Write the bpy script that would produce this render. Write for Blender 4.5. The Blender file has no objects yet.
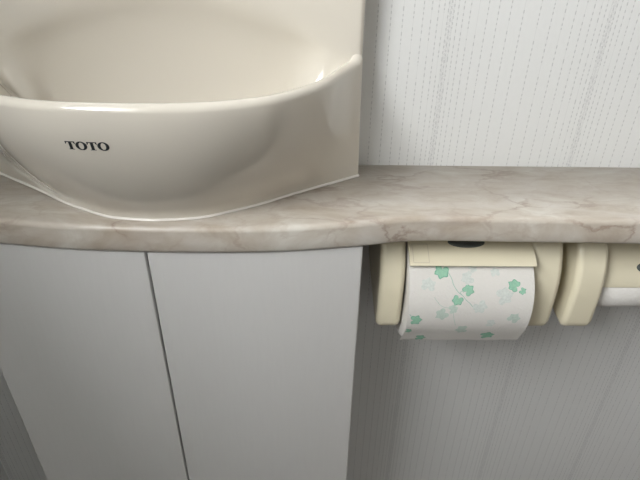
import bpy, bmesh, math, random
from mathutils import Vector, Matrix
from mathutils.bvhtree import BVHTree
random.seed(7)
S = bpy.context.scene
COL = S.collection
Z0 = 0.80            # height of the worktop; all local heights below are relative to it
WALL = 0.465         # y of the back wall
# ------------------------------------------------------------------ helpers
def link(name, me, mat=None, parent=None, smooth=True):
    o = bpy.data.objects.new(name, me); COL.objects.link(o)
    for m in (mat if isinstance(mat, (list, tuple)) else [mat]):
        if m: me.materials.append(m)
    if smooth:
        for p in me.polygons: p.use_smooth = True
    if parent: o.parent = parent
    return o
def from_bm(name, bm, mat, parent=None, smooth=True):
    bmesh.ops.recalc_face_normals(bm, faces=bm.faces)
    me = bpy.data.meshes.new(name); bm.to_mesh(me); bm.free()
    return link(name, me, mat, parent, smooth)
def bevel(o, w, seg=3, angle=35):
    m = o.modifiers.new('bevel', 'BEVEL'); m.width = w; m.segments = seg
    m.limit_method = 'ANGLE'; m.angle_limit = math.radians(angle); m.harden_normals = True
    return o
def empty(name, loc, label, cat, group=None):
    o = bpy.data.objects.new(name, None); COL.objects.link(o)
    o.empty_display_size = .05; o.location = loc
    tag(o, label, cat, group); return o
def tag(o, label, cat, group=None):
    o['label'] = label; o['category'] = cat
    if group: o['group'] = group
    return o
def struct(o): o['kind'] = 'structure'; return o
def box(bm, x0, x1, y0, y1, z0, z1):
    v = [bm.verts.new((x, y, z)) for x in (x0, x1) for y in (y0, y1) for z in (z0, z1)]
    for f in ((0,1,3,2),(4,6,7,5),(0,4,5,1),(2,3,7,6),(0,2,6,4),(1,5,7,3)):
        bm.faces.new([v[i] for i in f])
def boxo(name, b, mat, parent=None, bev=0):
    bm = bmesh.new(); box(bm, *b); o = from_bm(name, bm, mat, parent, False)
    if bev:
        for p in o.data.polygons: p.use_smooth = True
        bevel(o, bev)
    return o
def prism_x(bm, prof, x0, x1):               # closed (y,z) outline extruded along x
    a = [bm.verts.new((x0, y, z)) for y, z in prof]; b = [bm.verts.new((x1, y, z)) for y, z in prof]
    n = len(prof)
    bm.faces.new(a); bm.faces.new(b[::-1])
    for i in range(n): bm.faces.new((a[i], b[i], b[(i+1) % n], a[(i+1) % n]))
def catmull(pts, n=8):
    out = []; P = [pts[0]] + list(pts) + [pts[-1]]
    for i in range(1, len(P)-2):
        for k in range(n):
            t = k/n; r = []
            for c in range(len(pts[0])):
                a, b, d, e = P[i-1][c], P[i][c], P[i+1][c], P[i+2][c]
                r.append(.5*((2*b)+(-a+d)*t+(2*a-5*b+4*d-e)*t*t+(-a+3*b-3*d+e)*t**3))
            out.append(tuple(r))
    out.append(tuple(pts[-1])); return out
def resample(pts, n):
    L = [0]
    for a, b in zip(pts, pts[1:]): L.append(L[-1] + math.dist(a, b))
    out = []; j = 0
    for i in range(n):
        s = L[-1]*i/(n-1)
        while j < len(L)-2 and L[j+1] < s: j += 1
        t = (s-L[j])/max(1e-9, L[j+1]-L[j]); out.append(tuple(p+(q-p)*t for p, q in zip(pts[j], pts[j+1])))
    return out
# ------------------------------------------------------------------ materials
def mat(name, col, rough=.5, spec=.5, coat=0):
    m = bpy.data.materials.new(name); m.use_nodes = True
    b = m.node_tree.nodes['Principled BSDF']
    b.inputs['Base Color'].default_value = (*col, 1); b.inputs['Roughness'].default_value = rough
    b.inputs['Specular IOR Level'].default_value = spec; b.inputs['Coat Weight'].default_value = coat
    b.inputs['Coat Roughness'].default_value = .05
    return m
class NT:
    def __init__(s, m): s.m = m; s.t = m.node_tree; s.b = s.t.nodes['Principled BSDF']
    def n(s, kind, **kw):
        nd = s.t.nodes.new(kind)
        for k, v in kw.items():
            if k.startswith('i_'): s.set(nd.inputs[k[2:].replace('_', ' ')], v)
            else: setattr(nd, k, v)
        return nd
    def set(s, inp, v):
        if isinstance(v, bpy.types.NodeSocket): s.t.links.new(v, inp)
        else: inp.default_value = v
    def m_(s, op, a, b=0., c=None):
        nd = s.t.nodes.new('ShaderNodeMath'); nd.operation = op
        s.set(nd.inputs[0], a); s.set(nd.inputs[1], b)
        if c is not None: s.set(nd.inputs[2], c)
        return nd.outputs[0]
    def ramp(s, fac, stops):
        nd = s.t.nodes.new('ShaderNodeValToRGB'); s.set(nd.inputs[0], fac)
        el = nd.color_ramp.elements
        for i, (p, c) in enumerate(stops):
            e = el[i] if i < 2 else el.new(p)
            e.position = p; e.color = (*c, 1) if len(c) == 3 else c
        return nd.outputs[0]
    def mix(s, f, a, b):
        nd = s.t.nodes.new('ShaderNodeMix'); nd.data_type = 'RGBA'
        s.set(nd.inputs[0], f); s.set(nd.inputs[6], a); s.set(nd.inputs[7], b); return nd.outputs[2]
    def bump(s, h, dist, strength=1.):
        nd = s.n('ShaderNodeBump', i_Height=h, i_Distance=dist, i_Strength=strength); s.set(s.b.inputs['Normal'], nd.outputs[0])

def wallpaper(name, axis):
    m = mat(name, (.8, .8, .78), .62, .35); k = NT(m)
    g = k.n('ShaderNodeNewGeometry'); sp = k.n('ShaderNodeSeparateXYZ'); k.t.links.new(g.outputs['Position'], sp.inputs[0])
    x = sp.outputs[axis]; z = sp.outputs[2]
    P = .137
    q = k.m_('DIVIDE', k.m_('SUBTRACT', x, .1185), P)
    cell = k.m_('ROUND', q)
    d = k.m_('MULTIPLY', k.m_('SUBTRACT', q, cell), P*1000)          # mm from the cluster
    ad = k.m_('ABSOLUTE', d)
    # inverse of x = 1.9n + .55n^2
    n_ = k.m_('DIVIDE', k.m_('SUBTRACT', k.m_('SQRT', k.m_('ADD', k.m_('MULTIPLY', ad, 2.2), 3.61)), 1.9), 1.1)
    rn = k.m_('MINIMUM', k.m_('ROUND', n_), 9.0)
    xl = k.m_('ADD', k.m_('MULTIPLY', rn, 1.9), k.m_('MULTIPLY', k.m_('MULTIPLY', rn, rn), .55))
    dist = k.m_('ABSOLUTE', k.m_('SUBTRACT', ad, xl))                 # mm to the nearest printed line
    lid = k.m_('ADD', k.m_('MULTIPLY', rn, k.m_('SIGN', d)), k.m_('MULTIPLY', cell, 31.7))
    cb = k.n('ShaderNodeCombineXYZ'); k.set(cb.inputs[0], k.m_('MULTIPLY', lid, 7.31)); k.set(cb.inputs[2], k.m_('MULTIPLY', z, 60.))
    no = k.n('ShaderNodeTexNoise', i_Scale=1., i_Detail=1.); k.t.links.new(cb.outputs[0], no.inputs['Vector'])
    nz = no.outputs['Fac']
    ph_ = k.m_('FRACT', k.m_('ADD', k.m_('ADD', k.m_('MULTIPLY', z, 205.), k.m_('MULTIPLY', nz, 2.6)), k.m_('MULTIPLY', lid, .377)))
    bead = k.m_('MULTIPLY', k.m_('LESS_THAN', k.m_('ABSOLUTE', k.m_('SUBTRACT', ph_, .5)), .23), k.m_('GREATER_THAN', nz, .40))
    w = k.m_('ADD', .20, k.m_('MULTIPLY', bead, .34))
    line = k.m_('SUBTRACT', 1., k.m_('MINIMUM', 1., k.m_('POWER', k.m_('DIVIDE', dist, w), 2.)))
    line = k.m_('MAXIMUM', line, 0.)
    amt = k.m_('MULTIPLY', line, k.m_('ADD', .30, k.m_('MULTIPLY', bead, .36)))
    # speckled band in the middle of each cluster
    n2 = k.n('ShaderNodeTexNoise', i_Scale=1300., i_Detail=1.); k.t.links.new(g.outputs['Position'], n2.inputs['Vector'])
    band = k.m_('MULTIPLY', k.m_('LESS_THAN', ad, 2.3), k.m_('MULTIPLY', k.m_('GREATER_THAN', n2.outputs['Fac'], .5), .26))
    amt = k.m_('MAXIMUM', amt, band)
    n3 = k.n('ShaderNodeTexNoise', i_Scale=260., i_Detail=3.)
    mp = k.n('ShaderNodeMapping'); mp.inputs['Scale'].default_value = (1, 1, .6) ; k.t.links.new(g.outputs['Position'], mp.inputs[0]); k.t.links.new(mp.outputs[0], n3.inputs['Vector'])
    base = k.mix(n3.outputs['Fac'], (.735, .74, .725, 1), (.765, .77, .755, 1))
    k.set(k.b.inputs['Base Color'], k.mix(amt, base, (.40, .40, .40, 1)))
    k.bump(k.m_('ADD', k.m_('MULTIPLY', amt, -.6), n3.outputs['Fac']), .0004, .5)
    return m
M_paper_back = wallpaper('wallpaper_back', 0)
M_paper_side = wallpaper('wallpaper_side', 1)
M_plain = mat('ceiling_white', (.82, .82, .80), .8)
def floor_mat():
    m = mat('vinyl_floor', (.55, .52, .47), .4); k = NT(m)
    no = k.n('ShaderNodeTexNoise', i_Scale=18., i_Detail=5.); 
    k.set(k.b.inputs['Base Color'], k.ramp(no.outputs['Fac'], [(.3, (.07, .05, .035)), (.7, (.12, .085, .06))])); return m
M_floor = floor_mat()
def marble():
    m = mat('marble_laminate', (.6, .54, .48), .3, .45); k = NT(m)
    g = k.n('ShaderNodeNewGeometry'); pos = g.outputs['Position']
    mp = k.n('ShaderNodeMapping'); mp.inputs['Rotation'].default_value = (.3, .2, .25); mp.inputs['Scale'].default_value = (.8, 1.9, 1.2); k.t.links.new(pos, mp.inputs[0])
    w = k.n('ShaderNodeTexNoise', i_Scale=14., i_Detail=6., i_Roughness=.6); k.t.links.new(mp.outputs[0], w.inputs['Vector'])
    wa = k.n('ShaderNodeVectorMath', operation='SCALE'); k.t.links.new(w.outputs['Color'], wa.inputs[0]); wa.inputs['Scale'].default_value = .09
    ad = k.n('ShaderNodeVectorMath', operation='ADD'); k.t.links.new(mp.outputs[0], ad.inputs[0]); k.t.links.new(wa.outputs[0], ad.inputs[1])
    def vein(scale, width, seed):
        a2 = k.n('ShaderNodeVectorMath', operation='ADD'); k.t.links.new(ad.outputs[0], a2.inputs[0]); a2.inputs[1].default_value = (seed, seed*.7, seed*1.3)
        v = k.n('ShaderNodeTexVoronoi', feature='DISTANCE_TO_EDGE', i_Scale=scale); k.t.links.new(a2.outputs[0], v.inputs['Vector'])
        return k.ramp(v.outputs['Distance'], [(0., (1, 1, 1)), (width, (0, 0, 0))])
    cl = k.n('ShaderNodeTexNoise', i_Scale=22., i_Detail=5., i_Roughness=.62, i_Distortion=.6); k.t.links.new(mp.outputs[0], cl.inputs['Vector'])
    base = k.ramp(cl.outputs['Fac'], [(.34, (.47, .40, .32)), (.46, (.56, .50, .425)), (.57, (.62, .57, .50)), (.68, (.71, .675, .61))])
    fade = k.n('ShaderNodeTexNoise', i_Scale=16., i_Detail=2.); k.t.links.new(pos, fade.inputs['Vector'])
    fd = k.ramp(fade.outputs['Fac'], [(.42, (0, 0, 0)), (.62, (1, 1, 1))])
    v1 = k.m_('MULTIPLY', k.m_('MULTIPLY', vein(13., .035, 3.1), fd), .75)
    c = k.mix(v1, base, (.34, .245, .19, 1))
    v2 = k.m_('MULTIPLY', k.m_('MULTIPLY', vein(24., .05, 8.7), k.m_('SUBTRACT', 1., fd)), .38)
    c = k.mix(v2, c, (.44, .36, .29, 1))
    v3 = k.m_('MULTIPLY', vein(9., .09, 5.2), .35)
    c = k.mix(v3, c, (.68, .64, .60, 1))
    k.set(k.b.inputs['Base Color'], c)
    return m
M_marble = marble()
def lam():
    m = mat('white_door_laminate', (.60, .60, .60), .42, .4); k = NT(m)
    g = k.n('ShaderNodeNewGeometry')
    mp = k.n('ShaderNodeMapping'); mp.inputs['Scale'].default_value = (9, 9, .8); k.t.links.new(g.outputs['Position'], mp.inputs[0])
    no = k.n('ShaderNodeTexNoise', i_Scale=40., i_Detail=4.); k.t.links.new(mp.outputs[0], no.inputs['Vector'])
    k.set(k.b.inputs['Base Color'], k.mix(no.outputs['Fac'], (.72, .715, .70, 1), (.75, .745, .73, 1)))
    n2 = k.n('ShaderNodeTexNoise', i_Scale=700., i_Detail=1.); k.t.links.new(g.outputs['Position'], n2.inputs['Vector'])
    k.bump(n2.outputs['Fac'], .0001, .3)
    return m
M_lam = lam()
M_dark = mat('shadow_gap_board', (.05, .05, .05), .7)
M_ceramic = mat('ivory_ceramic', (.72, .675, .59), .12, .55, .35)
M_logo = mat('logo_print', (.012, .016, .02), .4)
M_caulk = mat('white_caulk', (.82, .78, .72), .35)
M_cream = mat('cream_plastic', (.78, .72, .545), .24, .5)
M_cream_in = mat('cream_seam', (.56, .50, .37), .5)
M_button = mat('dark_grey_button', (.075, .085, .08), .35)
def tissue():
    m = mat('tissue_paper', (.74, .72, .68), .9, .15); k = NT(m)
    g = k.n('ShaderNodeTexCoord')
    v = k.n('ShaderNodeTexVoronoi', i_Scale=520.); k.t.links.new(g.outputs['Object'], v.inputs['Vector'])
    n = k.n('ShaderNodeTexNoise', i_Scale=70., i_Detail=3.); k.t.links.new(g.outputs['Object'], n.inputs['Vector'])
    k.bump(k.m_('ADD', k.m_('MULTIPLY', v.outputs['Distance'], .5), n.outputs['Fac']), .0009, .6)
    return m
M_tissue = tissue()
def prnt(name, c):
    m = mat(name, c, .9, .1); k = NT(m)
    g = k.n('ShaderNodeTexCoord'); n = k.n('ShaderNodeTexNoise', i_Scale=500., i_Detail=2.); k.t.links.new(g.outputs['Object'], n.inputs['Vector'])
    k.set(k.b.inputs['Base Color'], k.mix(n.outputs['Fac'], (*[v*.82 for v in c], 1), (*[min(1, v*1.18) for v in c], 1))); return m
M_leaf = prnt('green_leaf_print', (.33, .58, .43))
M_leaf_edge = prnt('dark_leaf_print', (.22, .46, .33))
M_leaf_pale = prnt('pale_leaf_print', (.54, .63, .56))
M_leaf_faint = prnt('faint_leaf_print', (.65, .685, .645))
M_stem = prnt('stem_print', (.40, .56, .48))
M_core = mat('cardboard', (.45, .36, .26), .8)
M_white = mat('white_paint', (.8, .8, .79), .4)
M_chrome = mat('brushed_metal', (.6, .6, .6), .25); M_chrome.node_tree.nodes['Principled BSDF'].inputs['Metallic'].default_value = 1

# ------------------------------------------------------------------ the room
XL, XR, YB, ZC = -.435, 1.25, -1.55, 2.35
struct(boxo('wall_back', (XL-.08, XR+.08, WALL, WALL+.08, 0, ZC), M_paper_back))
struct(boxo('wall_front', (XL-.08, XR+.08, YB-.08, YB, 0, ZC), M_paper_back))
struct(boxo('floor', (XL-.08, XR+.08, YB-.08, WALL+.08, -.06, 0), M_floor))
struct(boxo('ceiling', (XL-.08, XR+.08, YB-.08, WALL+.08, ZC, ZC+.06), M_plain))
struct(boxo('wall_right', (XR, XR+.08, YB, WALL, 0, ZC), M_paper_side))
# left wall with an unseen window opening, added to let light in
WY0, WY1, WZ0, WZ1 = -.64, .08, 1.20, 1.68
bm = bmesh.new()
TW = .20  # deep reveal, so the sill cuts off steep downward light
box(bm, XL-TW, XL, YB, WY0, 0, ZC); box(bm, XL-TW, XL, WY1, WALL, 0, ZC)
box(bm, XL-TW, XL, WY0, WY1, 0, WZ0); box(bm, XL-TW, XL, WY0, WY1, WZ1, ZC)
struct(from_bm('wall_left', bm, M_paper_side, None, False))
bm = bmesh.new(); w = .035
for b_ in ((WY0, WY0+w, WZ0, WZ1), (WY1-w, WY1, WZ0, WZ1), (WY0+w, WY1-w, WZ0, WZ0+w), (WY0+w, WY1-w, WZ1-w, WZ1)):
    box(bm, XL-.195, XL-.15, *b_)
struct(from_bm('added_window_1', bm, M_white, None, False))  # frame of the unseen window, added to light the scene from the left
glass = bpy.data.materials.new('frosted_glass'); glass.use_nodes = True
gb = glass.node_tree.nodes['Principled BSDF']; gb.inputs['Roughness'].default_value = .5
gb.inputs['Transmission Weight'].default_value = 1; gb.inputs['IOR'].default_value = 1.05
p = boxo('added_pane', (XL-.18, XL-.175, WY0+w, WY1-w, WZ0+w, WZ1-w), glass, bpy.data.objects['added_window_1'])
bm = bmesh.new(); box(bm, XR-.035, XR, -.86, .20, 0, 2.05)
M_wood = mat('added_door_wood', (.10, .06, .035), .4)
dr = struct(from_bm('added_dark_door_1', bm, M_wood, None, False))  # unseen dark door, added to cut light bouncing off the right wall
boxo('added_door_handle', (XR-.08, XR-.035, -.78, -.75, .95, 1.07), M_chrome, dr, .004)
for nm, b in (('baseboard_back', (XL, XR, WALL-.012, WALL, 0, .06)), ('baseboard_left', (XL, XL+.012, YB, WALL-.012, 0, .06)), ('baseboard_right', (XR-.012, XR, .21, WALL-.012, 0, .06))):
    struct(boxo(nm, b, M_white))

# ------------------------------------------------------------------ worktop
front = [(-.435,.352),(-.38,.353),(-.33,.355),(-.285,.3545),(-.245,.3495),(-.187,.3415),(-.125,.3382),(-.069,.3380),(-.018,.3405),(.044,.3495),(.075,.3560),(.10,.3578),(.13,.3578),(.166,.3570),(.273,.3555),(.45,.3545),(.62,.3545),(.80,.3545)]
fc = resample(catmull(front, 8), 150)
fc[0] = (XL, fc[0][1]); fc[-1] = (XR, fc[-1][1])
def fy(x):
    for a, b in zip(fc, fc[1:]):
        if a[0] <= x <= b[0]: return a[1]+(b[1]-a[1])*(x-a[0])/(b[0]-a[0])
    return fc[-1][1]
T = .0225
prof = [(WALL-.0006, 0)]                                   # (y offset from the front edge, z)
sec = []
R = .0048
sec.append((None, 0.))
for i in range(9):
    a = math.pi/2*i/8; sec.append((R-R*math.sin(a), -R+R*math.cos(a)))
sec += [(0, -.012), (0, -T+.002), (.0012, -T), (None, -T)]
bm = bmesh.new(); rows = []
for x, y in fc:
    rows.append([bm.verts.new((x, (WALL if o is None else y+o), Z0+z)) for o, z in sec])
for a, b in zip(rows, rows[1:]):
    for i in range(len(sec)):
        j = (i+1) % len(sec); bm.faces.new((a[i], b[i], b[j], a[j]))
bm.faces.new(rows[0]); bm.faces.new(rows[-1][::-1])
wt = from_bm('worktop', bm, M_marble)
tag(wt, 'long beige marbled worktop with a rounded front edge, running along the wall under the basin', 'worktop')
for p in wt.data.polygons:
    if abs(p.normal.x) > .9 or p.normal.z < -.99: p.use_smooth = False
# ------------------------------------------------------------------ cabinet
cab = empty('base_cabinet', (-.12, .40, 0), 'pale grey bow-fronted cabinet with two flat doors under the worktop', 'cabinet')
inv = Matrix.Translation((.12, -.40, 0))
def child(o, root=None):                                   # keep world placement under the thing's root
    o.matrix_parent_inverse = Matrix.Translation(-(root or cab).location); return o
CX0, CX1 = -.2932, .0445
top = Z0-T-.0008
def curved_panel(name, x0, x1, z0, z1, inset, th, mat_, parent):
    n = 24; bm = bmesh.new(); A = []
    for i in range(n+1):
        x = x0+(x1-x0)*i/n; y = fy(x)+inset
        A.append([bm.verts.new((x, y, z0)), bm.verts.new((x, y, z1)), bm.verts.new((x, y+th, z1)), bm.verts.new((x, y+th, z0))])
    for a, b in zip(A, A[1:]):
        for i in range(4): bm.faces.new((a[i], b[i], b[(i+1) % 4], a[(i+1) % 4]))
    bm.faces.new(A[0]); bm.faces.new(A[-1][::-1])
    return bevel(from_bm(name, bm, mat_, parent), .0012, 2, 50)
child(curved_panel('door', CX0, -.1296, .08, top-.0012, .0035, .018, M_lam, cab))
child(curved_panel('door', -.1278, CX1, .08, top-.0012, .0035, .018, M_lam, cab))
bm = bmesh.new()
a = []; n = 24; x0, x1 = CX0+.002, CX1-.004
for i in range(n+1):
    x = x0+(x1-x0)*i/n; a.append((x, fy(x)+.0235))
a += [(x1, WALL-.0135), (x0, WALL-.0135)]
vb = [bm.verts.new((x, y, .06)) for x, y in a]; vt = [bm.verts.new((x, y, top)) for x, y in a]
bm.faces.new(vb); bm.faces.new(vt[::-1])
for i in range(len(a)): bm.faces.new((vb[i], vb[(i+1) % len(a)], vt[(i+1) % len(a)], vt[i]))
child(from_bm('carcass', bm, M_lam, cab, False))
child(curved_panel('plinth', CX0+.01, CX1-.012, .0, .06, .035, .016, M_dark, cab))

# ------------------------------------------------------------------ basin
BC = -.1200
bs = empty('wash_basin', (BC, .43, Z0), 'glossy ivory ceramic hand basin with rounded front, set on the worktop', 'basin')
baseh = [(0,.3490),(.034,.3510),(.060,.3625),(.081,.3790),(.110,.4005),(.145,.4240),(.1655,.4380)]
rimh = [(0,.3140,.1),(.030,.3150,.1),(.060,.3205,.1),(.089,.3325,.1),(.104,.3440,.1),(.118,.3600,.1),(.136,.3860,.1005),(.148,.4130,.1015),(.1565,.4290,.1030),(.1618,.4350,.1050),(.1638,.4384,.1085)]
baseh[1] = (.034, .3535); baseh[2] = (.060, .3665)
def full(h, n):
    r = resample(catmull(h, 10), n)
    L = [(-p[0],)+tuple(p[1:]) for p in r[::-1]]
    return L[:-1]+r
N = 41
Bf = full(baseh, N); Rf = full(rimh, N)
NF = len(Rf)
ZT = .215
YS = .4385                                                  # front face of the raised back slab
path = [Vector((BC+x, y, z)) for x, y, z in Rf]
e = Rf[-1]; path = [Vector((BC-e[0], e[1]+.0003, e[2]))]+path+[Vector((BC+e[0], e[1]+.0003, e[2]))]
Bf = [(Bf[0][0], Bf[0][1]+.0003)]+Bf+[(Bf[-1][0], Bf[-1][1]+.0003)]; NF = len(path)
normals = []
for i, p in enumerate(path):
    t = path[min(i+1, NF-1)]-path[max(i-1, 0)]; t.z = 0; n_ = Vector((-t.y, t.x, 0)).normalized()
    w_ = max(0, 1-min(i, NF-1-i)/7); w_ = w_*w_*(3-2*w_)      # meets the slab squarely at both ends
    normals.append((n_*(1-w_)+Vector((1 if i < NF/2 else -1, 0, 0))*w_).normalized())
bm = bmesh.new(); V = bm.verts.new
r = .0052; up = Vector((0, 0, 1)); rings = []
for k in range(9):
    th = math.pi*k/8
    rings.append([path[i]+normals[i]*(r-r*math.cos(th))+up*(r*math.sin(th)-r) for i in range(NF)])
C = Vector((BC, .385, .016)); start = rings[-1]
seq = [(.035,.06),(.08,.16),(.15,.30),(.24,.45),(.34,.60),(.45,.73),(.56,.83),(.67,.90),(.78,.95),(.88,.98),(.95,.995)]
seqb = [(.004,.07),(.010,.18),(.020,.32),(.035,.47),(.06,.62),(.11,.75),(.20,.85),(.34,.92),(.52,.96),(.72,.985),(.88,.996)]
def g_of(s_): t = max(0, (s_-.05)/.95); return 1-(1-t)**1.7
def skirt_y(x, z):                                          # y of the outer shell at this x and height
    g_ = g_of(min(1, z/.1)); pts = [(BC+B_[0]+(R_.x-BC-B_[0])*g_, B_[1]+(R_.y-B_[1])*g_) for B_, R_ in zip(Bf, path)]
    if x <= pts[0][0] or x >= pts[-1][0]: return pts[0][1]
    for (xa, ya), (xb, yb) in zip(pts, pts[1:]):
        if xa <= x <= xb: return ya+(yb-ya)*(x-xa)/max(1e-9, xb-xa)
    return pts[0][1]
def inside(v):
    if v.z < .094: v.y = max(v.y, min(.452, skirt_y(v.x, v.z)+.0065))
    return v
for a_, b_ in seq:
    rings.append([inside(Vector((p.x+(C.x-p.x)*a_, p.y+(C.y-p.y)*a_, p.z+(C.z-p.z)*b_))) for p in start])
vr = [[V(p) for p in row] for row in rings]
for a, b in zip(vr, vr[1:]):
    for i in range(NF-1): bm.faces.new((a[i], a[i+1], b[i+1], b[i]))
# arched scoop cut into the slab behind the bowl
NBK = 48; DXM = start[-1].x-BC
ZE = start[-1].z
def arch(dx): return .150-(.150-ZE)*(abs(dx)/DXM)**1.9
arc_pts = [Vector((BC+DXM*math.cos(math.pi*j/NBK), YS, arch(DXM*math.cos(math.pi*j/NBK)))) for j in range(NBK+1)]
rowsb = [[V(p) for p in arc_pts[1:-1]]]
def backrow(fa, fb, ba, bb):
    out = []
    for p in arc_pts[1:-1]:
        f_ = min(1, (1-abs((p.x-BC)/DXM))/.34); f_ = f_*f_*(3-2*f_); a_ = fa+(ba-fa)*f_; b_ = fb+(bb-fb)*f_
        y = p.y+(C.y-p.y)*a_**1.15+.013*f_*math.sin(math.pi*min(1, b_**.75))
        out.append(inside(Vector((p.x+(C.x-p.x)*a_, min(y, .461), p.z+(C.z-p.z)*b_))))
    return out
for (fa, fb), (ba, bb) in zip(seq, seqb): rowsb.append([V(p) for p in backrow(fa, fb, ba, bb)])
for k in range(len(rowsb)-1):
    A, B = vr[8+k], vr[9+k]
    ra = [A[-1]]+rowsb[k]+[A[0]]; rb = [B[-1]]+rowsb[k+1]+[B[0]]
    for i in range(len(ra)-1): bm.faces.new((ra[i], ra[i+1], rb[i+1], rb[i]))
c = V(C); last = vr[-1]+rowsb[-1]
for i in range(len(last)): bm.faces.new((last[i], last[(i+1) % len(last)], c))
# slab: face above the arch, rounded upright edges, side faces, top
HW = .1638; er = .0045
face_cols = [(p.x, p.z) for p in arc_pts]
def col_(x, y, z0): return [V((x, y, z0+(ZT-er-z0)*k/6)) for k in range(7)]+[V((x, y+er*(1-math.cos(a_)), ZT-er+er*math.sin(a_))) for a_ in (math.pi/8, math.pi/4, math.pi*3/8, math.pi/2)]+[V((x, WALL, ZT))]
cs = []
for sgn in (1,):
    for k in range(6):                                       # right side face to face edge
        a_ = math.pi/2*k/5; cs.append(col_(BC+HW-er+er*math.cos(a_), YS+er-er*math.sin(a_), .0002))
cs.append(col_(BC+DXM+.0005, YS, .085))
cs += [col_(x, YS, z) for x, z in face_cols]
cs.append(col_(BC-DXM-.0005, YS, .085))
for k in range(6):
    a_ = math.pi/2*(1-k/5); cs.append(col_(BC-HW+er-er*math.cos(a_), YS+er-er*math.sin(a_), .0002))
cs = [col_(BC+HW, WALL, .0002)]+cs+[col_(BC-HW, WALL, .0002)]
for a, b in zip(cs, cs[1:]):
    for k in range(len(a)-1): bm.faces.new((a[k], b[k], b[k+1], a[k+1]))
# outer front skirt
M = 16; cols = []
for i in range(NF):
    top_ = rings[0][i]; b0 = Vector((BC+Bf[i][0], Bf[i][1], 0)); col = []
    for k in range(M):
        s = k/M; t = max(0, (s-.05)/.95); g_ = 1-(1-t)**1.7
        col.append(V((b0.x+(top_.x-b0.x)*g_, b0.y+(top_.y-b0.y)*g_, top_.z*s)))
    col.append(vr[0][i]); cols.append(col)
for a, b in zip(cols, cols[1:]):
    for k in range(M): bm.faces.new((a[k], b[k], b[k+1], a[k+1]))
loose = [v for v in bm.verts if not v.link_faces]; bmesh.ops.delete(bm, geom=loose, context='VERTS')
bmesh.ops.remove_doubles(bm, verts=bm.verts, dist=.00002)
bmesh.ops.translate(bm, verts=bm.verts, vec=(0, 0, Z0+.0002))
body = child(from_bm('basin_bowl', bm, M_ceramic, bs), bs)
me = body.data; mm = body.modifiers.new('smooth_bevel', 'WEIGHTED_NORMAL')
bvh = BVHTree.FromPolygons([v.co for v in me.vertices], [tuple(p.vertices) for p in me.polygons])
# caulk bead along the foot
bm = bmesh.new(); rows = []
for i in range(NF):
    a = Bf[max(i-1, 0)]; b = Bf[min(i+1, NF-1)]
    t = Vector((b[0]-a[0], b[1]-a[1], 0)).normalized(); o_ = Vector((t.y, -t.x, 0)); p = Vector((BC+Bf[i][0], Bf[i][1], Z0))
    rows.append([bm.verts.new(q) for q in (p-o_*.0004+Vector((0,0,.0003)), p-o_*.0002+Vector((0,0,.0022)), p+o_*.0008+Vector((0,0,.0012)), p+o_*.0015+Vector((0,0,.0003)))])
for a, b in zip(rows, rows[1:]):
    for i in range(3): bm.faces.new((a[i], b[i], b[i+1], a[i+1]))
child(from_bm('foot_caulk', bm, M_caulk, bs), bs)
bm = bmesh.new()
bmesh.ops.create_cone(bm, cap_ends=True, segments=32, radius1=.017, radius2=.015, depth=.003, matrix=Matrix.Translation((BC, .385, Z0+.019)))
child(bevel(from_bm('drain', bm, M_chrome, bs), .0008, 2), bs)
# --- printed maker's word on the front: serif T and O, wrapped on the ceramic
def serif_T():
    return [[(0,.70),(.02,.97),(0.0,1.0),(.80,1.0),(.80,.97),(.80,.70),(.76,.70),(.70,.86),(.62,.93),(.50,.93),(.50,.12),(.54,.05),(.64,.03),(.64,0),(.16,0),(.16,.03),(.26,.05),(.30,.12),(.30,.93),(.18,.93),(.10,.86),(.04,.70)]]
polys = []
def quads_T(x0):
    R_ = lambda a, b, c, d: polys.append([(x0+a, b), (x0+c, b), (x0+c, d), (x0+a, d)])
    R_(.28, .03, .53, .95); R_(.02, .90, .80, 1.0); R_(.18, 0, .64, .075)
    polys.append([(x0+.02, .68), (x0+.07, .68), (x0+.16, .90), (x0+.02, .90)])
    polys.append([(x0+.80, .68), (x0+.75, .68), (x0+.66, .90), (x0+.80, .90)])
def quads_O(x0):
    n = 28
    for i in range(n):
        q = []
        for j in (i, i+1):
            a = 2*math.pi*j/n; q.append(((x0+.46+.46*math.cos(a), .5+.53*math.sin(a)), (x0+.46+.20*math.cos(a), .5+.41*math.sin(a))))
        polys.append([q[0][0], q[1][0], q[1][1], q[0][1]])
quads_T(0); quads_O(.80); quads_T(1.72); quads_O(2.52)
LW = 3.44
lx0, lx1, lz0, lz1 = -.1590, -.1300, .0690, .0752
bm = bmesh.new()
for poly in polys:
    vs = []
    for u_, v_ in poly:
        x = lx0+(lx1-lx0)*u_/LW; z = Z0+lz0+(lz1-lz0)*v_
        loc, no, _, _ = bvh.ray_cast(Vector((x, .2, z)), Vector((0, 1, 0)))
        vs.append(bm.verts.new(loc+Vector((0, -.00012, 0))))
    bm.faces.new(vs)
child(from_bm('printed_word', bm, M_logo, bs, False), bs)
bpy.data.objects['printed_word']['label'] = 'black serif letters TOTO'

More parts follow.
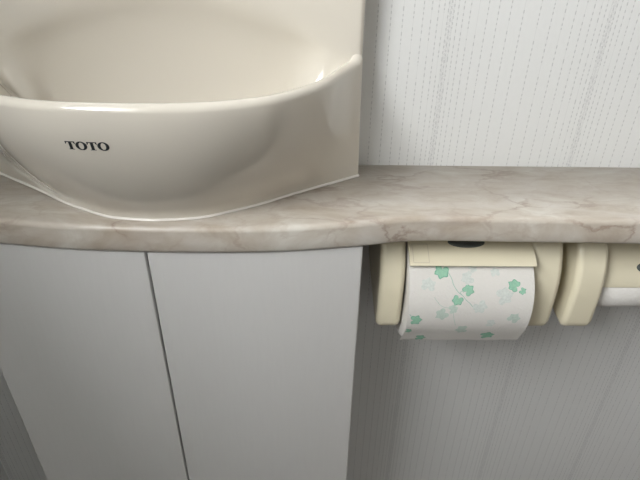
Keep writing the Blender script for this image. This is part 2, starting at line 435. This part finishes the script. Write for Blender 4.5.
# ------------------------------------------------------------------ toilet roll holders
ARM = [(WALL-.0006,-.027),(.405,-.027),(.392,-.0330),(.3815,-.0450),(.3745,-.0600),(.3712,-.0740),(.3700,-.0880),(.3700,-.1180),(.3712,-.1245),(.3760,-.1270),(.390,-.1250),(WALL-.0006,-.100)]
RC = (.402, -.095)
def arm(x0, x1, root):
    bm = bmesh.new(); prism_x(bm, [(y, Z0+z) for y, z in ARM], x0, x1)
    return child(bevel(from_bm('side_arm', bm, M_cream, root), (.0056), 6, 40), root)
def plate(name, curve, th, x0, x1, m, root, bev=.0012):
    """a curved sheet: (y,z) centre line given thickness, from x0 to x1"""
    up, lo = [], []
    for i, p in enumerate(curve):
        a = curve[max(i-1, 0)]; b = curve[min(i+1, len(curve)-1)]
        t = Vector((b[0]-a[0], b[1]-a[1])).normalized(); n_ = Vector((-t.y, t.x))
        up.append((p[0]+n_.x*th/2, Z0+p[1]+n_.y*th/2)); lo.append((p[0]-n_.x*th/2, Z0+p[1]-n_.y*th/2))
    bm = bmesh.new(); prism_x(bm, up+lo[::-1], x0, x1)
    return child(bevel(from_bm(name, bm, m, root), bev, 3, 40), root)
def holder(xa0, xa1, xb0, xb1, cover_curve, label, bt, tab):
    root = empty('toilet_roll_holder', ((xa0+xb1)/2, WALL, Z0-.07), label, 'toilet roll holder', 'toilet roll holders under the worktop')
    arm(xa0, xa1, root); arm(xb0, xb1, root)
    child(boxo('back_plate', (xa1-.004, xb0+.004, WALL-.0066, WALL-.0006, Z0-.098, Z0-.030), M_cream, root, .001), root)
    bm = bmesh.new()
    bmesh.ops.create_cone(bm, cap_ends=True, segments=24, radius1=.0085, radius2=.0085, depth=xb0-xa1+.002,
        matrix=Matrix.Translation(((xa1+xb0)/2, RC[0], Z0+RC[1])) @ Matrix.Rotation(math.pi/2, 4, 'Y'))
    child(from_bm('spindle', bm, M_cream, root), root)
    cc = catmull(cover_curve, 8)
    cov = plate('cover', cc, .0034, xa1+.0006, xb0-.0006, M_cream, root)
    def surf(s_):                                          # point + frame on the outer face of the cover
        i = s_*(len(cc)-1); j = min(int(i), len(cc)-2); f_ = i-j
        p = Vector(cc[j]).lerp(Vector(cc[j+1]), f_); t = (Vector(cc[j+1])-Vector(cc[j])).normalized(); n_ = Vector((t.y, -t.x))
        if n_.y < 0: n_ = -n_
        return p+n_*.0017, t, n_
    # oval lock button
    p, t, n_ = surf(bt[1]); bm = bmesh.new(); K = 32
    rings_ = []
    for sc, hh in ((1, -.0006), (1, .0005), (.9, .0011), (.55, .0014)):
        rings_.append([bm.verts.new((bt[0]+.0165*sc*math.cos(2*math.pi*i/K), p.x+t.x*.0062*sc*math.sin(2*math.pi*i/K)+n_.x*hh,
                       Z0+p.y+t.y*.0062*sc*math.sin(2*math.pi*i/K)+n_.y*hh)) for i in range(K)])
    for a, b in zip(rings_, rings_[1:]):
        for i in range(K): bm.faces.new((a[i], a[(i+1) % K], b[(i+1) % K], b[i]))
    bm.faces.new(rings_[-1]); bm.faces.new(rings_[0][::-1])
    b_ = from_bm('oval_button', bm, M_button, cov); b_['label'] = 'dark grey oval button'
    if tab:                                                # faint moulded rectangle at the end of the cover
        bm = bmesh.new()
        def strip(xA, xB, sA, sB):
            vs = []
            for x, s_ in ((xA, sA), (xB, sA), (xB, sB), (xA, sB)):
                p, t, n_ = surf(s_); q = p+n_*.00012; vs.append(bm.verts.new((x, q.x, Z0+q.y)))
            bm.faces.new(vs)
        x0, x1, s0, s1 = tab; w = .00045; n = 10
        for i in range(n):
            a, b = s0+(s1-s0)*i/n, s0+(s1-s0)*(i+1)/n
            strip(x0, x0+w, a, b); strip(x1-w, x1, a, b)
        strip(x0, x1, s0, s0+.008); strip(x0, x1, s1-.008, s1)
        tb = from_bm('moulded_seam', bm, M_cream_in, cov, False)
    return root
cov1 = [(.450,-.0315),(.425,-.0325),(.402,-.0370),(.388,-.0400),(.377,-.0438),(.3685,-.0490),(.3655,-.0520)]
h1 = holder(.0640, .0870, .1987, .2288, cov1, 'cream plastic roll holder with leaf-printed roll, beside the cabinet', (.1395, .54), (.0905, .1045, .57, .88))
cov2 = [(.450,-.0330),(.430,-.0370),(.412,-.0450),(.398,-.0560),(.3880,-.0680),(.3830,-.0790),(.3820,-.0850)]
h2 = holder(.2415, .2700, .3860, .4125, cov2, 'cream plastic roll holder at right with its cover hanging low over a nearly used-up roll', (.3200, .66), None)

# ------------------------------------------------------------------ toilet rolls
def roll_mesh(x0, x1, r_out, r_in, flap=None):
    bm = bmesh.new(); K = 96
    prof = [(x0, r_in), (x0+.0004, r_out-.0008), (x0+.0012, r_out), (x1-.0012, r_out), (x1-.0004, r_out-.0008), (x1, r_in)]
    rr = []
    for x, r_ in prof:
        rr.append([bm.verts.new((x, RC[0]-r_*math.cos(2*math.pi*i/K), Z0+RC[1]+r_*math.sin(2*math.pi*i/K))) for i in range(K)])
    for j in range(len(rr)):
        a, b = rr[j], rr[(j+1) % len(rr)]
        for i in range(K): bm.faces.new((a[i], a[(i+1) % K], b[(i+1) % K], b[i]))
    return bm
RO, SH = .0515, .0006
RX0, RX1 = .0883, .1970
root1 = empty('toilet_roll', ((RX0+RX1)/2, RC[0], Z0+RC[1]), 'thick white toilet roll printed with green ivy leaves, in the holder beside the cabinet', 'toilet roll')
child(from_bm('wound_paper', roll_mesh(RX0, RX1, RO, .0185), M_tissue, root1), root1)
bm = roll_mesh(RX0, RX1, .0185, .0172); child(from_bm('cardboard_core', bm, M_core, root1), root1)
# outer sheet: lies over the front of the roll and hangs free at the cut end
PH_END = math.radians(-26)
RS = RO+SH
def sheet_pt(s):                                           # s: arc length from the front-most point, up positive
    ph = s/RS
    if ph >= PH_END: return (RC[0]-RS*math.cos(ph), RC[1]+RS*math.sin(ph)), (-math.cos(ph), math.sin(ph))
    d = (PH_END-ph)*RS                                     # tangent line going down, easing towards vertical
    y0 = RC[0]-RS*math.cos(PH_END); z0 = RC[1]+RS*math.sin(PH_END)
    
    return (y0+d*.40, z0-d*.90), (-.90, -.42)
s_lo, s_hi = RS*PH_END-.0165, RS*math.radians(150)
bm = bmesh.new(); NX, NS = 40, 90; G = []
for j in range(NS+1):
    s = s_lo+(s_hi-s_lo)*j/NS; row = []
    for i in range(NX+1):
        x = RX0-.0004+(RX1-RX0+.0008)*i/NX
        free = max(0, (RS*PH_END-s)/.0165)
        (y, z), (ny, nz) = sheet_pt(s)
        wv = .0004*math.sin(x*140)*free
        xx = x-(.0022*free*free*max(0, 1-(x-RX0)/.05))
        row.append(bm.verts.new((xx, y+wv, Z0+z)))
    G.append(row)
for a, b in zip(G, G[1:]):
    for i in range(NX): bm.faces.new((a[i], a[i+1], b[i+1], b[i]))
sheet_mats = [M_tissue, M_leaf, M_leaf_edge, M_leaf_pale, M_leaf_faint, M_stem]
def on(x, s, lift):
    (y, z), (ny, nz) = sheet_pt(s); return (x, y+ny*lift, Z0+z+nz*lift)
LOBES = []
def leaf_outline():
    # ivy: three large lobes, two small ones near the stalk; polar radii
    key = [(0,1.0),(9,.86),(18,.80),(28,.70),(38,.76),(50,.90),(60,.88),(72,.74),(84,.66),(98,.72),(114,.80),(130,.76),(146,.66),(160,.46),(172,.26),(180,.16)]
    pts = [(a, r_) for a, r_ in key]+[(360-a, r_) for a, r_ in key[-2:0:-1]]
    return pts
OUT = leaf_outline()
def leaf(x, ph, size, rot, mi, edge=2, squash=1.):
    s = RS*math.radians(ph); rot = math.radians(rot); size *= .88
    def P(a, r_, lift):
        dx = r_*size*math.cos(a)*squash; ds = r_*size*math.sin(a)
        return on(min(RX1-.0006, max(RX0+.0002, x+dx)), max(s_lo+.0003, s+ds), lift)
    def fan(scale, lift, mat_i):
        c_ = bm.verts.new(P(0, 0, lift)); vs = [bm.verts.new(P(rot+math.radians(a), r_*scale*random.uniform(.95, 1.05), lift)) for a, r_ in OUT]
        for i in range(len(vs)):
            try: f = bm.faces.new((c_, vs[i], vs[(i+1) % len(vs)])); f.material_index = mat_i
            except ValueError: pass
    if edge: fan(1.0, .00022, edge)
    fan(.86 if edge else 1., .00032, mi)
def stem(pts, w, mi):
    pts = catmull(pts, 6)
    L_, R_ = [], []
    for i, p in enumerate(pts):
        a = pts[max(i-1, 0)]; b = pts[min(i+1, len(pts)-1)]
        s0 = RS*math.radians(p[1]); t = Vector((b[0]-a[0], RS*math.radians(b[1]-a[1]))).normalized()
        L_.append(bm.verts.new(on(p[0]-t.y*w/2, s0+t.x*w/2, .00022))); R_.append(bm.verts.new(on(p[0]+t.y*w/2, s0-t.x*w/2, .00022)))
    for i in range(len(pts)-1):
        f = bm.faces.new((L_[i], L_[i+1], R_[i+1], R_[i])); f.material_index = mi
for a in [(.1394,39.7,.0085,200,4,0),(.1429,49,.006,30,4,0),(.1185,3.5,.0085,215,3,0),(.1262,8.5,.0062,20,3,0),(.1399,-18.8,.0085,190,3,0),
          (.182,-2.5,.0080,60,3,0),(.1622,-8.6,.0065,0,4,0),(.163,44.6,.006,100,4,0),(.104,32,.009,80,4,0),(.170,22,.011,20,4,0),(.15,12,.009,300,4,0),
          (.1164,46.5,.0092,255,1),(.1385,27.5,.0074,40,1),(.1304,18.6,.0070,245,1),(.0945,-4.7,.0078,5,1),(.0905,-22.0,.0046,350,1),
          (.1035,-38,.0070,0,1),(.1645,-32.5,.0094,20,1),(.1800,32.2,.0078,150,1),(.1865,27.5,.0045,330,1),
          (.110,85,.009,40,1),(.150,78,.009,120,1),(.185,95,.008,200,1),(.13,110,.009,300,1),(.17,125,.009,10,3,0)]:
    leaf(*a)
stem([(.1215,45.5),(.1245,39),(.1262,33),(.1300,26.5),(.1345,22.5),(.1375,18.5),(.1420,14),(.1458,8.5)], .0006, 5)
stem([(.1352,25.5),(.1335,27.2),(.1322,25.3),(.1335,23.6),(.1345,22.5)], .0005, 5)
stem([(.1095,21),(.1125,16.5),(.1165,12),(.1215,10.2),(.1262,10.6)], .0005, 3)
stem([(.1275,6),(.1290,-2),(.1320,-12)], .0005, 3)
stem([(.0893,2.5),(.0912,0),(.0935,-3)], .0006, 5)
sh = from_bm('outer_sheet', bm, sheet_mats, root1); child(sh, root1)
sh['label'] = 'outer sheet printed with green ivy leaves'
for p in sh.data.polygons:
    if p.material_index: p.use_smooth = False
root2 = empty('toilet_roll', (.328, RC[0], Z0+RC[1]), 'thin white roll almost used up, low in the right-hand holder', 'toilet roll')
child(from_bm('wound_paper', roll_mesh(.2705, .3855, .0228, .0185), M_white and M_tissue, root2), root2)
child(from_bm('cardboard_core', roll_mesh(.2705, .3855, .0185, .0172), M_core, root2), root2)

# ------------------------------------------------------------------ lights
lampr = empty('added_ceiling_lamp', (.45, -.10, ZC), 'unseen round white ceiling lamp, added for light from above', 'lamp')  # unseen lamp, added for warm light from overhead
m = bpy.data.materials.new('added_lamp_glow'); m.use_nodes = True; nb = m.node_tree.nodes['Principled BSDF']
nb.inputs['Emission Color'].default_value = (1, .84, .66, 1); nb.inputs['Emission Strength'].default_value = 2
bm = bmesh.new(); bmesh.ops.create_uvsphere(bm, u_segments=32, v_segments=16, radius=.13, matrix=Matrix.Translation((.45, -.10, ZC-.012)) @ Matrix.Diagonal((1, 1, .4, 1)))
child(from_bm('added_lamp_shade', bm, m, lampr), lampr)
bm = bmesh.new(); bmesh.ops.create_cone(bm, cap_ends=True, segments=32, radius1=.14, radius2=.14, depth=.012, matrix=Matrix.Translation((.45, -.10, ZC-.0065)))
child(from_bm('added_lamp_base', bm, M_white, lampr, False), lampr)
def area(name, loc, rot, sx, sy, e, col):
    l = bpy.data.lights.new(name, 'AREA'); l.shape = 'RECTANGLE'; l.size = sx; l.size_y = sy; l.energy = e; l.color = col
    o = bpy.data.objects.new(name, l); COL.objects.link(o); o.location = loc; o.rotation_euler = rot; return o
area('added_window_light', (XL-.147, (WY0+WY1)/2, (WZ0+WZ1)/2), (0, math.radians(-90), 0), WZ1-WZ0-.08, WY1-WY0-.08, 23, (.98, .99, 1))  # added area light standing in for daylight at the unseen window
wd = bpy.data.worlds.new('sky'); S.world = wd; wd.use_nodes = True
wd.node_tree.nodes['Background'].inputs[0].default_value = (.9, .95, 1, 1); wd.node_tree.nodes['Background'].inputs[1].default_value = 1.2

# ------------------------------------------------------------------ camera
FPX = 510
cam = bpy.data.cameras.new('camera'); cam.sensor_width = 36; cam.lens = FPX/640*36; cam.clip_start = .01
co = bpy.data.objects.new('camera', cam); COL.objects.link(co)
Rm = Matrix(((0.9997343, -0.00677537, -0.02203219), (-0.01540428, 0.51466122, -0.85725523), (0.01714734, 0.85736685, 0.51442011)))
co.matrix_world = Matrix.Translation((0, 0, Z0+.193)) @ Rm.to_4x4()
S.camera = co
S.view_settings.view_transform = 'Standard'; S.view_settings.look = 'None'; S.view_settings.gamma = 1
S.view_settings.use_curve_mapping = False; S.view_settings.exposure = 0.0
